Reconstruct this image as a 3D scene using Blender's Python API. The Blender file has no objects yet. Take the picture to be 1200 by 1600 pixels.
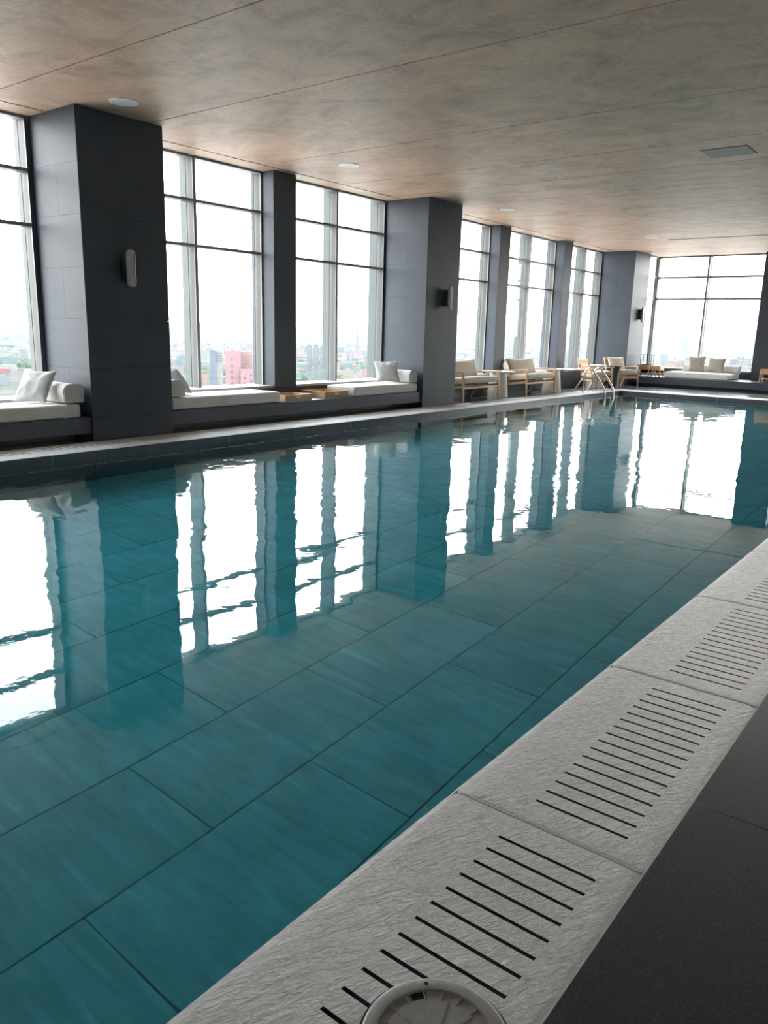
import bpy, bmesh, math, random
from mathutils import Vector, Matrix, noise as mnoise

# ------------------------------------------------------------------ camera, sky, exposure
S = bpy.context.scene
COL = S.collection
PI = math.pi
CAM_H = 1.343
F_PX, PITCH, ROLL, YAW = 1211.67, 0.22889, 0.024985, 0.658693
fw = Vector((math.cos(PITCH)*math.cos(YAW), math.cos(PITCH)*math.sin(YAW), -math.sin(PITCH)))
r0 = Vector((math.sin(YAW), -math.cos(YAW), 0)); u0 = r0.cross(fw)
rr = math.cos(ROLL)*r0 + math.sin(ROLL)*u0
uu = -math.sin(ROLL)*r0 + math.cos(ROLL)*u0
cam_d = bpy.data.cameras.new('camera'); cam = bpy.data.objects.new('camera', cam_d); COL.objects.link(cam)
cam.matrix_world = Matrix(((rr.x, uu.x, -fw.x, 0), (rr.y, uu.y, -fw.y, 0), (rr.z, uu.z, -fw.z, CAM_H), (0, 0, 0, 1)))
cam_d.sensor_fit = 'AUTO'; cam_d.sensor_width = 36.0; cam_d.lens = F_PX/1600*36
cam_d.clip_start = 0.05; cam_d.clip_end = 60000
S.camera = cam

SKY = 13.0
w = bpy.data.worlds.new('hazy_sky'); S.world = w; w.use_nodes = True
wn, wl = w.node_tree.nodes, w.node_tree.links; wn.clear()
wo = wn.new('ShaderNodeOutputWorld'); wb = wn.new('ShaderNodeBackground')
wt = wn.new('ShaderNodeTexCoord'); ws = wn.new('ShaderNodeSeparateXYZ'); wr = wn.new('ShaderNodeValToRGB')
wl.new(wt.outputs['Generated'], ws.inputs[0]); wl.new(ws.outputs['Z'], wr.inputs[0])
e = wr.color_ramp.elements
e[0].position = 0.0; e[0].color = (1.0, 0.99, 0.97, 1)
e[1].position = 0.6; e[1].color = (0.76, 0.85, 0.93, 1)
wl.new(wr.outputs[0], wb.inputs['Color']); wb.inputs['Strength'].default_value = SKY
wl.new(wb.outputs[0], wo.inputs['Surface'])
S.view_settings.view_transform = 'Standard'; S.view_settings.look = 'None'
S.view_settings.gamma = 1.0; S.view_settings.use_curve_mapping = False
S.view_settings.exposure = 0.16
try:
    S.cycles.max_bounces = 10; S.cycles.diffuse_bounces = 5; S.cycles.glossy_bounces = 5
    S.cycles.transmission_bounces = 8; S.cycles.transparent_max_bounces = 16
    S.cycles.caustics_refractive = True; S.cycles.caustics_reflective = True
    S.cycles.sample_clamp_indirect = 20.0
except Exception:
    pass

# ------------------------------------------------------------------ layout (metres; x along the pool, y to the windows)
ZW, ZC = -0.078, 3.65
YR, YO = 1.115, 0.517            # near coping, pool edge and outer edge
YL, YLO = 7.65, 8.25             # window-side coping
XF, XFO = 19.75, 20.35           # far coping
XB = -2.6                        # back wall
POOL_X0 = -1.8
YF = 8.30                        # column fronts
YG = 9.25                        # window frame inner face
YX = 9.50                        # outer face of the wall
XE = 23.65                       # end window
BT = 0.275                       # bench top

# ------------------------------------------------------------------ mesh helpers
class MB:
    def __init__(s): s.v = []; s.f = []
    def add(s, vs, fs):
        o = len(s.v); s.v += [tuple(p) for p in vs]; s.f += [tuple(i+o for i in f) for f in fs]; return s
    def box(s, x0, x1, y0, y1, z0, z1):
        return s.add([(x0,y0,z0),(x1,y0,z0),(x1,y1,z0),(x0,y1,z0),(x0,y0,z1),(x1,y0,z1),(x1,y1,z1),(x0,y1,z1)],
                     [(3,2,1,0),(4,5,6,7),(0,1,5,4),(1,2,6,5),(2,3,7,6),(3,0,4,7)])
    def bar(s, p0, p1, w0, h0, w1=None, h1=None, up=(0,0,1)):
        p0, p1 = Vector(p0), Vector(p1); d = (p1-p0).normalized(); up = Vector(up)
        if abs(d.dot(up)) > 0.95: up = Vector((0,1,0))
        a = d.cross(up).normalized(); b = a.cross(d).normalized()
        w1 = w0 if w1 is None else w1; h1 = h0 if h1 is None else h1
        vs = []
        for p, ww, hh in ((p0,w0,h0),(p1,w1,h1)):
            for sx, sy in ((-1,-1),(1,-1),(1,1),(-1,1)): vs.append(p + a*sx*ww/2 + b*sy*hh/2)
        return s.add(vs, [(3,2,1,0),(4,5,6,7),(0,1,5,4),(1,2,6,5),(2,3,7,6),(3,0,4,7)])
    def tube(s, pts, rad, seg=10, cap=True):
        pts = [Vector(p) for p in pts]; n = len(pts); vs = []; fs = []
        rads = rad if isinstance(rad, (list, tuple)) else [rad]*n
        ref = Vector((0,0,1)); prev = None
        for i, p in enumerate(pts):
            d = (pts[min(i+1,n-1)] - pts[max(i-1,0)]).normalized()
            if prev is None:
                q = ref if abs(d.dot(ref)) < 0.9 else Vector((1,0,0)); a = d.cross(q).normalized()
            else:
                a = (prev - d*prev.dot(d)).normalized()
            prev = a; b = d.cross(a)
            for k in range(seg):
                t = 2*PI*k/seg; vs.append(p + (a*math.cos(t)+b*math.sin(t))*rads[i])
        for i in range(n-1):
            for k in range(seg):
                fs.append((i*seg+k, i*seg+(k+1)%seg, (i+1)*seg+(k+1)%seg, (i+1)*seg+k))
        if cap:
            fs.append(tuple(reversed(range(seg)))); fs.append(tuple((n-1)*seg+k for k in range(seg)))
        return s.add(vs, fs)
    def lathe(s, prof, seg=32, c=(0,0,0)):
        vs = []; fs = []; n = len(prof)
        for r, z in prof:
            for k in range(seg):
                t = 2*PI*k/seg; vs.append((c[0]+r*math.cos(t), c[1]+r*math.sin(t), c[2]+z))
        for i in range(n-1):
            for k in range(seg):
                fs.append((i*seg+k, i*seg+(k+1)%seg, (i+1)*seg+(k+1)%seg, (i+1)*seg+k))
        fs.append(tuple(reversed(range(seg)))); fs.append(tuple((n-1)*seg+k for k in range(seg)))
        return s.add(vs, fs)
    def build(s, name, mat, parent=None, smooth=False, bevel=0.0, bseg=2, kind=None):
        me = bpy.data.meshes.new(name); me.from_pydata(s.v, [], s.f)
        if bevel > 0 or smooth:
            bm = bmesh.new(); bm.from_mesh(me)
            bmesh.ops.recalc_face_normals(bm, faces=bm.faces)
            if bevel > 0:
                ed = [e for e in bm.edges if len(e.link_faces) == 2 and e.calc_face_angle(0) > 0.6]
                bmesh.ops.bevel(bm, geom=ed, offset=bevel, segments=bseg, profile=0.5, affect='EDGES', clamp_overlap=True)
            bm.to_mesh(me); bm.free()
        if smooth or bevel > 0:
            me.shade_smooth()
            try: me.set_sharp_from_angle(angle=0.7)
            except Exception: pass
        me.materials.append(mat); me.update()
        return link(name, me, parent, kind)

def link(name, me, parent=None, kind=None):
    o = bpy.data.objects.new(name, me); COL.objects.link(o)
    if parent is not None: o.parent = parent
    if kind: o['kind'] = kind
    return o
def empty(name, loc=(0,0,0), rz=0.0, kind=None):
    o = bpy.data.objects.new(name, None); COL.objects.link(o); o.location = loc; o.rotation_euler = (0,0,rz)
    o.empty_display_size = 0.1
    if kind: o['kind'] = kind
    return o
def tag(o, label, cat, group=None):
    o['label'] = label; o['category'] = cat
    if group: o['group'] = group
    return o
def box(name, mat, x0, x1, y0, y1, z0, z1, parent=None, bevel=0.0, kind=None, bseg=2):
    return MB().box(x0,x1,y0,y1,z0,z1).build(name, mat, parent, bevel=bevel, kind=kind, bseg=bseg)
def copy_tree(o, parent=None):
    c = o.copy(); COL.objects.link(c); c.parent = parent
    for ch in list(o.children): copy_tree(ch, c)
    return c

# ------------------------------------------------------------------ materials
def mat(name):
    m = bpy.data.materials.new(name); m.use_nodes = True
    nt = m.node_tree; nt.nodes.clear()
    o = nt.nodes.new('ShaderNodeOutputMaterial'); b = nt.nodes.new('ShaderNodeBsdfPrincipled')
    nt.links.new(b.outputs[0], o.inputs['Surface'])
    return m, nt, b, o
def coords(nt, scale=(1,1,1), kind='Object'):
    t = nt.nodes.new('ShaderNodeTexCoord'); mp = nt.nodes.new('ShaderNodeMapping')
    mp.inputs['Scale'].default_value = scale
    if kind == 'World':
        g = nt.nodes.new('ShaderNodeNewGeometry'); nt.links.new(g.outputs['Position'], mp.inputs[0])
    else:
        nt.links.new(t.outputs[kind], mp.inputs[0])
    return mp.outputs[0]
def noise(nt, vec, scale, detail=4, rough=0.5, dist=0.0):
    n = nt.nodes.new('ShaderNodeTexNoise'); n.inputs['Scale'].default_value = scale
    n.inputs['Detail'].default_value = detail; n.inputs['Roughness'].default_value = rough; n.inputs['Distortion'].default_value = dist
    nt.links.new(vec, n.inputs['Vector']); return n.outputs['Fac']
def ramp(nt, fac, stops):
    r = nt.nodes.new('ShaderNodeValToRGB'); el = r.color_ramp.elements
    while len(el) < len(stops): el.new(0.5)
    for q, (p, c) in zip(el, stops): q.position = p; q.color = (*c, 1) if len(c) == 3 else c
    nt.links.new(fac, r.inputs[0]); return r.outputs[0]
def mixc(nt, a, b, fac, mode='MIX'):
    m = nt.nodes.new('ShaderNodeMix'); m.data_type = 'RGBA'; m.blend_type = mode
    if isinstance(fac, float): m.inputs[0].default_value = fac
    else: nt.links.new(fac, m.inputs[0])
    for s, x in ((6, a), (7, b)):
        if isinstance(x, tuple): m.inputs[s].default_value = (*x, 1) if len(x) == 3 else x
        else: nt.links.new(x, m.inputs[s])
    return m.outputs[2]
def math_(nt, op, a, b=None):
    m = nt.nodes.new('ShaderNodeMath'); m.operation = op
    for i, x in enumerate((a, b)):
        if x is None: continue
        if isinstance(x, (int, float)): m.inputs[i].default_value = x
        else: nt.links.new(x, m.inputs[i])
    return m.outputs[0]
def bump(nt, b, h, strength=0.3, dist=0.01):
    n = nt.nodes.new('ShaderNodeBump'); n.inputs['Strength'].default_value = strength; n.inputs['Distance'].default_value = dist
    nt.links.new(h, n.inputs['Height']); nt.links.new(n.outputs[0], b.inputs['Normal']); return n
def plain(name, c, rough=0.5, metal=0.0, spec=0.5, var=0.06, vs=30.0, bmp=0.0, kind='Object'):
    m, nt, b, o = mat(name); v = coords(nt, kind=kind)
    f = noise(nt, v, vs, 3)
    nt.links.new(ramp(nt, f, [(0.3, tuple(x*(1-var) for x in c)), (0.7, tuple(min(1, x*(1+var)) for x in c))]), b.inputs['Base Color'])
    b.inputs['Roughness'].default_value = rough; b.inputs['Metallic'].default_value = metal
    b.inputs['Specular IOR Level'].default_value = spec
    if bmp: bump(nt, b, f, bmp, 0.003)
    return m

def m_ceiling():
    m, nt, b, o = mat('board_marked_concrete'); v = coords(nt, kind='World')
    big = noise(nt, v, 0.55, 4, 0.55, 0.6); mid = noise(nt, coords(nt, (1.25, 0.9, 1), 'World'), 2.0, 7, 0.68, 0.7)
    fine = noise(nt, coords(nt, (3.2, 5.5, 1), 'World'), 5.0, 6, 0.72, 0.9)
    c = ramp(nt, big, [(0.30, (0.47, 0.325, 0.240)), (0.5, (0.52, 0.350, 0.252)), (0.72, (0.59, 0.382, 0.268))])
    c = mixc(nt, c, ramp(nt, mid, [(0.32, (0.60, 0.60, 0.60)), (0.5, (0.95, 0.95, 0.95)), (0.66, (1.18, 1.17, 1.15))]), 0.75, 'MULTIPLY')
    c = mixc(nt, c, ramp(nt, fine, [(0.35, (0.78, 0.78, 0.78)), (0.52, (1, 1, 1)), (0.72, (1.25, 1.24, 1.22))]), 0.6, 'MULTIPLY')
    nt.links.new(c, b.inputs['Base Color']); b.inputs['Roughness'].default_value = 0.55
    b.inputs['Specular IOR Level'].default_value = 0.35
    bump(nt, b, fine, 0.08, 0.004); return m
def m_column():
    m, nt, b, o = mat('dark_stone_cladding'); v = coords(nt, kind='World')
    f1 = noise(nt, v, 2.2, 6, 0.6); f2 = noise(nt, v, 90, 2, 0.5)
    c = ramp(nt, f1, [(0.3, (0.038, 0.047, 0.062)), (0.7, (0.052, 0.062, 0.079))])
    c = mixc(nt, c, ramp(nt, f2, [(0.35, (0.85,)*3), (0.6, (1.08,)*3)]), 1.0, 'MULTIPLY')
    nt.links.new(c, b.inputs['Base Color']); b.inputs['Roughness'].default_value = 0.5
    b.inputs['Specular IOR Level'].default_value = 0.34
    bump(nt, b, f2, 0.08, 0.002); return m
def m_coping():
    m, nt, b, o = mat('riven_grey_stone')
    v = coords(nt, (1.0, 1.0, 1.0), 'World')
    def streak(angle, sc):
        a = nt.nodes.new('ShaderNodeMapping'); a.inputs['Rotation'].default_value = (0, 0, angle); nt.links.new(v, a.inputs[0])
        c = nt.nodes.new('ShaderNodeMapping'); c.inputs['Scale'].default_value = sc; nt.links.new(a.outputs[0], c.inputs[0]); return c.outputs[0]
    f1 = noise(nt, streak(0.47, (24, 76, 40)), 1.0, 6, 0.66, 1.1)
    f2 = noise(nt, streak(0.47, (9, 26, 12)), 1.0, 3, 0.5, 0.6)
    f3 = noise(nt, v, 1.8, 4, 0.5)
    h = math_(nt, 'ADD', f1, math_(nt, 'MULTIPLY', f2, 0.8))
    c = ramp(nt, f3, [(0.3, (0.56, 0.55, 0.53)), (0.7, (0.63, 0.62, 0.60))])
    c = mixc(nt, c, ramp(nt, f1, [(0.32, (0.72,)*3), (0.52, (1.0,)*3), (0.7, (1.14,)*3)]), 0.85, 'MULTIPLY')
    nt.links.new(c, b.inputs['Base Color']); b.inputs['Roughness'].default_value = 0.40
    b.inputs['Specular IOR Level'].default_value = 0.5
    bump(nt, b, h, 1.0, 0.015); return m
def m_deck(name='dark_granite', base=(0.019, 0.022, 0.026), rough=0.38):
    m, nt, b, o = mat(name); v = coords(nt, kind='World')
    n1 = nt.nodes.new('ShaderNodeTexVoronoi'); n1.inputs['Scale'].default_value = 420
    nt.links.new(v, n1.inputs['Vector'])
    sp = ramp(nt, n1.outputs['Color'], [(0.62, (0, 0, 0)), (0.95, (1, 1, 1))])
    f = noise(nt, v, 60, 3)
    c = mixc(nt, tuple(x*0.8 for x in base), tuple(x*1.3 for x in base), f)
    c = mixc(nt, c, tuple(min(1, x*5+0.03) for x in base), math_(nt, 'MULTIPLY', sp, 0.5))
    nt.links.new(c, b.inputs['Base Color']); b.inputs['Roughness'].default_value = rough
    bump(nt, b, f, 0.05, 0.002); return m
def m_pool_tile():
    m, nt, b, o = mat('veined_green_stone'); 
    oi = nt.nodes.new('ShaderNodeObjectInfo')
    t = nt.nodes.new('ShaderNodeTexCoord'); mp = nt.nodes.new('ShaderNodeMapping')
    cmb = nt.nodes.new('ShaderNodeCombineXYZ')
    nt.links.new(math_(nt, 'MULTIPLY', oi.outputs['Random'], 40.0), cmb.inputs[0]); nt.links.new(math_(nt, 'MULTIPLY', oi.outputs['Random'], 17.0), cmb.inputs[2])
    nt.links.new(t.outputs['Object'], mp.inputs[0]); nt.links.new(cmb.outputs[0], mp.inputs['Location'])
    rz = nt.nodes.new('ShaderNodeCombineXYZ'); nt.links.new(math_(nt, 'MULTIPLY', math_(nt, 'SUBTRACT', oi.outputs['Random'], 0.5), 1.2), rz.inputs[2])
    nt.links.new(rz.outputs[0], mp.inputs['Rotation']); mp.inputs['Scale'].default_value = (7.5, 1.0, 1)
    f1 = noise(nt, mp.outputs[0], 1.4, 8, 0.68, 1.2)
    f2 = noise(nt, t.outputs['Object'], 2.5, 5, 0.6)
    c = ramp(nt, f1, [(0.28, (0.32, 0.375, 0.39)), (0.5, (0.41, 0.48, 0.50)), (0.62, (0.455, 0.53, 0.55)), (0.72, (0.60, 0.68, 0.70))])
    c = mixc(nt, c, ramp(nt, f2, [(0.3, (0.82,)*3), (0.7, (1.12,)*3)]), 0.8, 'MULTIPLY')
    tint = ramp(nt, oi.outputs['Random'], [(0.0, (0.93,)*3), (1.0, (1.05,)*3)])
    c = mixc(nt, c, tint, 1.0, 'MULTIPLY')
    nt.links.new(c, b.inputs['Base Color']); b.inputs['Roughness'].default_value = 0.7
    return m
def m_water():
    m = bpy.data.materials.new('pool_water'); m.use_nodes = True; nt = m.node_tree; nt.nodes.clear()
    o = nt.nodes.new('ShaderNodeOutputMaterial')
    g = nt.nodes.new('ShaderNodeBsdfGlass'); g.inputs['IOR'].default_value = 1.333; g.inputs['Roughness'].default_value = 0.0
    g.inputs['Color'].default_value = (1, 1, 1, 1)
    nt.links.new(g.outputs[0], o.inputs['Surface'])
    ab = nt.nodes.new('ShaderNodeVolumeAbsorption'); ab.inputs['Color'].default_value = (0.02, 0.83, 0.90, 1); ab.inputs['Density'].default_value = 0.62
    nt.links.new(ab.outputs[0], o.inputs['Volume'])
    # slow swell + finer ripples that are stronger in patches
    a = noise(nt, coords(nt, (1, 1, 1), 'World'), 1.35, 2, 0.45, 0.3)
    r = noise(nt, coords(nt, (1.0, 1.0, 1), 'World'), 8.5, 3, 0.55, 0.3)
    p = ramp(nt, noise(nt, coords(nt, (0.25, 0.5, 1), 'World'), 1.0, 2, 0.5), [(0.42, (0.15,)*3), (0.64, (1.25,)*3)])
    q = noise(nt, coords(nt, (1.0, 1.0, 1), 'World'), 4.2, 2, 0.5, 0.2)
    h = math_(nt, 'ADD', math_(nt, 'MULTIPLY', a, 0.62), math_(nt, 'ADD', math_(nt, 'MULTIPLY', q, 0.10), math_(nt, 'MULTIPLY', math_(nt, 'MULTIPLY', r, p), 0.105)))
    sx = nt.nodes.new('ShaderNodeSeparateXYZ'); nt.links.new(coords(nt, (1, 1, 1), 'World'), sx.inputs[0])
    mr = nt.nodes.new('ShaderNodeMapRange'); mr.interpolation_type = 'SMOOTHSTEP'
    for i_, v_ in ((1, 2.0), (2, 4.8), (3, 0.22), (4, 1.0)): mr.inputs[i_].default_value = v_
    nt.links.new(math_(nt, 'ADD', sx.outputs['Y'], math_(nt, 'MULTIPLY', sx.outputs['X'], 0.12)), mr.inputs[0])
    h = math_(nt, 'MULTIPLY', h, mr.outputs[0])
    n = nt.nodes.new('ShaderNodeBump'); n.inputs['Strength'].default_value = 1.0; n.inputs['Distance'].default_value = 0.012
    nt.links.new(h, n.inputs['Height']); nt.links.new(n.outputs[0], g.inputs['Normal'])
    return m
def m_glass():
    m = bpy.data.materials.new('window_glass'); m.use_nodes = True; nt = m.node_tree; nt.nodes.clear()
    o = nt.nodes.new('ShaderNodeOutputMaterial'); t = nt.nodes.new('ShaderNodeBsdfTransparent'); t.inputs[0].default_value = (0.945, 0.955, 0.945, 1)
    g = nt.nodes.new('ShaderNodeBsdfGlossy'); g.inputs['Roughness'].default_value = 0.01
    fr = nt.nodes.new('ShaderNodeFresnel'); fr.inputs['IOR'].default_value = 1.45
    mx = nt.nodes.new('ShaderNodeMixShader')
    nt.links.new(fr.outputs[0], mx.inputs[0]); nt.links.new(t.outputs[0], mx.inputs[1]); nt.links.new(g.outputs[0], mx.inputs[2])
    nt.links.new(mx.outputs[0], o.inputs['Surface']); return m
def m_wood(name, c1, c2, rough=0.45):
    m, nt, b, o = mat(name)
    f = noise(nt, coords(nt, (3, 3, 18)), 6.0, 5, 0.6, 0.8); f2 = noise(nt, coords(nt, (22, 3, 3)), 4.0, 4, 0.6, 0.6)
    c = mixc(nt, c1, c2, math_(nt, 'MULTIPLY', math_(nt, 'ADD', f, f2), 0.5))
    nt.links.new(c, b.inputs['Base Color']); b.inputs['Roughness'].default_value = rough
    bump(nt, b, f, 0.05, 0.002); return m
def m_fabric(name, c, sc=260.0, fold=0.25):
    m, nt, b, o = mat(name); v = coords(nt)
    wv = nt.nodes.new('ShaderNodeTexWave'); wv.inputs['Scale'].default_value = sc; wv.inputs['Distortion'].default_value = 2.0
    nt.links.new(v, wv.inputs['Vector'])
    f = noise(nt, v, 5.0, 4, 0.6); fine = noise(nt, v, 160, 2)
    col = ramp(nt, f, [(0.3, tuple(x*0.93 for x in c)), (0.7, tuple(min(1, x*1.05) for x in c))])
    col = mixc(nt, col, ramp(nt, fine, [(0.35, (0.88,)*3), (0.65, (1.08,)*3)]), 1.0, 'MULTIPLY')
    nt.links.new(col, b.inputs['Base Color']); b.inputs['Roughness'].default_value = 0.9
    b.inputs['Specular IOR Level'].default_value = 0.2
    try: b.inputs['Sheen Weight'].default_value = 0.15
    except Exception: pass
    h = math_(nt, 'ADD', math_(nt, 'MULTIPLY', f, 1.0), math_(nt, 'MULTIPLY', fine, 0.06))
    bump(nt, b, h, fold, 0.02); return m

M = dict(
    ceiling=m_ceiling(), column=m_column(), coping=m_coping(), deck=m_deck(), pool_wall=plain('dark_pool_wall_stone', (0.07, 0.085, 0.095), 0.6, var=0.2, vs=4, kind='World'), pool=m_pool_tile(), water=m_water(), coping_shade=plain('shaded_stone_edge', (0.075, 0.085, 0.10), 0.35, var=0.15, vs=12, kind='World'), glass=m_glass(),
    deck_satin=m_deck('dark_satin_stone', (0.085, 0.100, 0.100), 0.20),
    grout=plain('grout', (0.19, 0.23, 0.235), 0.9), grout_light=plain('pale_grout', (0.55, 0.55, 0.53), 0.9),
    frame=plain('bronze_grey_aluminium', (0.22, 0.225, 0.225), 0.45, 0.0), jamb=plain('grey_aluminium', (0.085, 0.084, 0.080), 0.5, 0.0, 0.3),
    sill=plain('pale_sill_metal', (0.40, 0.40, 0.39), 0.5), fin=plain('grey_green_facade_fin', (0.060, 0.070, 0.068), 0.5, spec=0.3, var=0.04), seal=plain('black_gasket', (0.012, 0.012, 0.014), 0.6),
    bench=plain('dark_bench_stone', (0.048, 0.058, 0.077), 0.33, var=0.12, vs=14), black=plain('black_metal', (0.018, 0.018, 0.02), 0.4, 0.4),
    void=plain('dark_void', (0.006, 0.006, 0.006), 0.9), speaker=plain('white_speaker_plastic', (0.80, 0.79, 0.76), 0.5),
    grille=plain('white_perforated_metal', (0.62, 0.62, 0.60), 0.55, var=0.15, vs=400), hatch=plain('painted_hatch', (0.24, 0.215, 0.185), 0.6),
    sconce=plain('satin_grey_glass', (0.42, 0.42, 0.43), 0.25, 0.0), steel=plain('polished_steel', (0.72, 0.72, 0.71), 0.14, 1.0, var=0.03),
    plastic=plain('grey_moulded_plastic', (0.29, 0.29, 0.29), 0.34, var=0.08, vs=60, bmp=0.03), plastic_dark=plain('worn_grey_plastic', (0.20, 0.20, 0.20), 0.5),
    wood=m_wood('oiled_ash', (0.50, 0.31, 0.165), (0.66, 0.44, 0.26)), wood_tan=m_wood('tan_oak', (0.40, 0.25, 0.12), (0.58, 0.38, 0.20)),
    wood_orange=m_wood('orange_teak', (0.50, 0.24, 0.09), (0.62, 0.34, 0.15)),
    mattress=m_fabric('grey_white_canvas', (0.62, 0.605, 0.575), fold=0.15), pillow=m_fabric('heather_grey_linen', (0.52, 0.525, 0.505), fold=0.5),
    beige=m_fabric('beige_linen', (0.55, 0.49, 0.40), fold=0.5), taupe=m_fabric('taupe_linen', (0.40, 0.375, 0.31), fold=0.6), concrete=plain('pale_terrazzo', (0.66, 0.62, 0.56), 0.5, var=0.1, vs=60),
    wall=plain('pale_wall_plaster', (0.72, 0.70, 0.68), 0.8, kind='World'), slot_light=plain('lit_slot_pale', (0.80, 0.76, 0.68), 0.4),
)

# ------------------------------------------------------------------ water body and pool basin
DEPTH = ZW - 1.2
pool = empty('pool_basin', (0, 0, 0), kind='structure')
box('basin_floor', M['grout'], POOL_X0-0.3, XF+0.2, YR-0.3, YL+0.3, DEPTH-0.25, DEPTH-0.02, pool)
tile_meshes = {}
def floor_tile(w, d, h, m, key, bev=0.004):
    k = (round(w, 3), round(d, 3), key)
    if k not in tile_meshes:
        o = MB().box(-w/2, w/2, -d/2, d/2, -h, 0).build('tile', m, bevel=bev, bseg=1)
        tile_meshes[k] = o.data; bpy.data.objects.remove(o)
    return tile_meshes[k]
rows = [YR] + [1.72 + 0.6*k for k in range(10)] + [YL]
G = 0.0035
for i in range(len(rows)-1):
    y0, y1 = rows[i], rows[i+1]
    if y1 - y0 < 0.05: continue
    x = 1.265 + (0.6 if i % 2 == 0 else 0.0) - 1.2*4
    if i == 0: x = 1.865 - 1.2*4
    while x < XF:
        a, b_ = max(x, POOL_X0), min(x+1.2, XF)
        if b_ - a > 0.05:
            o = link('tile', floor_tile(b_-a-G, y1-y0-G, 0.03, M['pool'], 'pool'), pool); o.location = ((a+b_)/2, (y0+y1)/2, DEPTH)
        x += 1.2
# basin side walls, tiled in courses
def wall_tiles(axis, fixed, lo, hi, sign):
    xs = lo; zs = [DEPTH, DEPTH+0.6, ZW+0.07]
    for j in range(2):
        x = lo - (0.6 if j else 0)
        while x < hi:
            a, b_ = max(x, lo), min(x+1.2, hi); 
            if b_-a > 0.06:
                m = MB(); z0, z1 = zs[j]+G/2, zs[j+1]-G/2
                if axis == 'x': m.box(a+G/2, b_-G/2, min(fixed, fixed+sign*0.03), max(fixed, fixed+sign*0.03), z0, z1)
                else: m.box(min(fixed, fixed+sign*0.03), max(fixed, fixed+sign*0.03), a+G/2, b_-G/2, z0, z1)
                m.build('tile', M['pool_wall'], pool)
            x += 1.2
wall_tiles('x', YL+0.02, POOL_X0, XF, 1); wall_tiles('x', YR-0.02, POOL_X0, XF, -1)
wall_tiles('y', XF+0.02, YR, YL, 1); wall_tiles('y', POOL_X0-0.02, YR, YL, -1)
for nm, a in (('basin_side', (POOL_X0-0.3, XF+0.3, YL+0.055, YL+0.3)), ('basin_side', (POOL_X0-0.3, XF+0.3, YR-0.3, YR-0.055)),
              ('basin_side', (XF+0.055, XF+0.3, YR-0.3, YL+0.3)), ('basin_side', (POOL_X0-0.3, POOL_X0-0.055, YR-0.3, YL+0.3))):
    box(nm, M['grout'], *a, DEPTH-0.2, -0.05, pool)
wat = MB().box(POOL_X0-0.03, XF+0.03, YR-0.03, YL+0.03, DEPTH-0.01, ZW).build('pool_water', M['water'], kind='structure')

# ------------------------------------------------------------------ coping slabs with drain slots
TH = 0.05
def coping_slab(L, W, slots, slot_w, s0, s1, r=0.03):
    """slab in local x 0..L, y 0 (outer) .. W (pool edge, rounded); slots run along y between s0 and s1"""
    g = 0.0025; vs = []; fs = []; idx = {}
    xs = [g, 0.012, 0.04, L-0.04, L-0.012]
    for c in slots: xs += [c-slot_w/2, c+slot_w/2]
    xs.append(L-g); xs = sorted(xs)
    prof = [(0.0, -TH), (0.0, -0.004), (0.014, -0.0015), (0.04, 0.0), (s0, 0.0), (s1, 0.0), (W-r*2.0, 0.0), (W-r*1.0, -r*0.10), (W-r*0.35, -r*0.34), (W-r*0.06, -r*0.7), (W, -r*1.2), (W, -TH-0.09)]
    def vid(i, j):
        k = (i, j)
        if k not in idx: idx[k] = len(vs); vs.append((xs[i], prof[j][0], prof[j][1] - (0.0035 if i in (0, len(xs)-1) else 0.001 if i in (1, len(xs)-2) else 0.0)))
        return idx[k]
    slot_cols = [i for i in range(len(xs)-1) if any(abs((xs[i]+xs[i+1])/2 - c) < 1e-6 for c in slots)]
    for i in range(len(xs)-1):
        for j in range(len(prof)-1):
            if i in slot_cols and j == 4: continue
            fs.append((vid(i, j), vid(i+1, j), vid(i+1, j+1), vid(i, j+1)))
    for i in slot_cols:                       # walls of each slot
        x0, x1 = xs[i], xs[i+1]; o = len(vs)
        vs += [(x0,s0,0),(x1,s0,0),(x1,s1,0),(x0,s1,0),(x0,s0,-TH),(x1,s0,-TH),(x1,s1,-TH),(x0,s1,-TH)]
        fs += [(o,o+4,o+5,o+1),(o+1,o+5,o+6,o+2),(o+2,o+6,o+7,o+3),(o+3,o+7,o+4,o)]
    for i, s in ((0, 1), (len(xs)-1, -1)):    # ends
        ring = [vid(i, j) for j in range(len(prof))]
        fs.append(tuple(ring) if s > 0 else tuple(reversed(ring)))
    me = bpy.data.meshes.new('coping_slab'); me.from_pydata(vs, [], fs); me.materials.append(M['coping']); me.materials.append(M['coping_shade'])
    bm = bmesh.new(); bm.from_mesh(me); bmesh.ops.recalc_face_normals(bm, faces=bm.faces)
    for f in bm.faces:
        if abs(f.normal.z) < 0.1 and (f.calc_center_median().y > W-0.003 or (f.calc_center_median().z < -0.02 and 0.02 < f.calc_center_median().y < W-0.1 and f.calc_area() < 0.02)): f.material_index = 1  # shade on pool-side faces and slot walls painted as a darker stone
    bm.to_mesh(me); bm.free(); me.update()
    return me
near = empty('pool_coping', (0, 0, 0), kind='structure')
SL = [0.11 + 0.0653*k for k in range(16)]
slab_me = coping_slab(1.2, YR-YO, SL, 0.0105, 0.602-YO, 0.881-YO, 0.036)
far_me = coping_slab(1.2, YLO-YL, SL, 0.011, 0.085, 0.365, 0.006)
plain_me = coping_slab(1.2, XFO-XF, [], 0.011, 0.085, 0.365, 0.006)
x = 0.6 - 1.2*2
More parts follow.
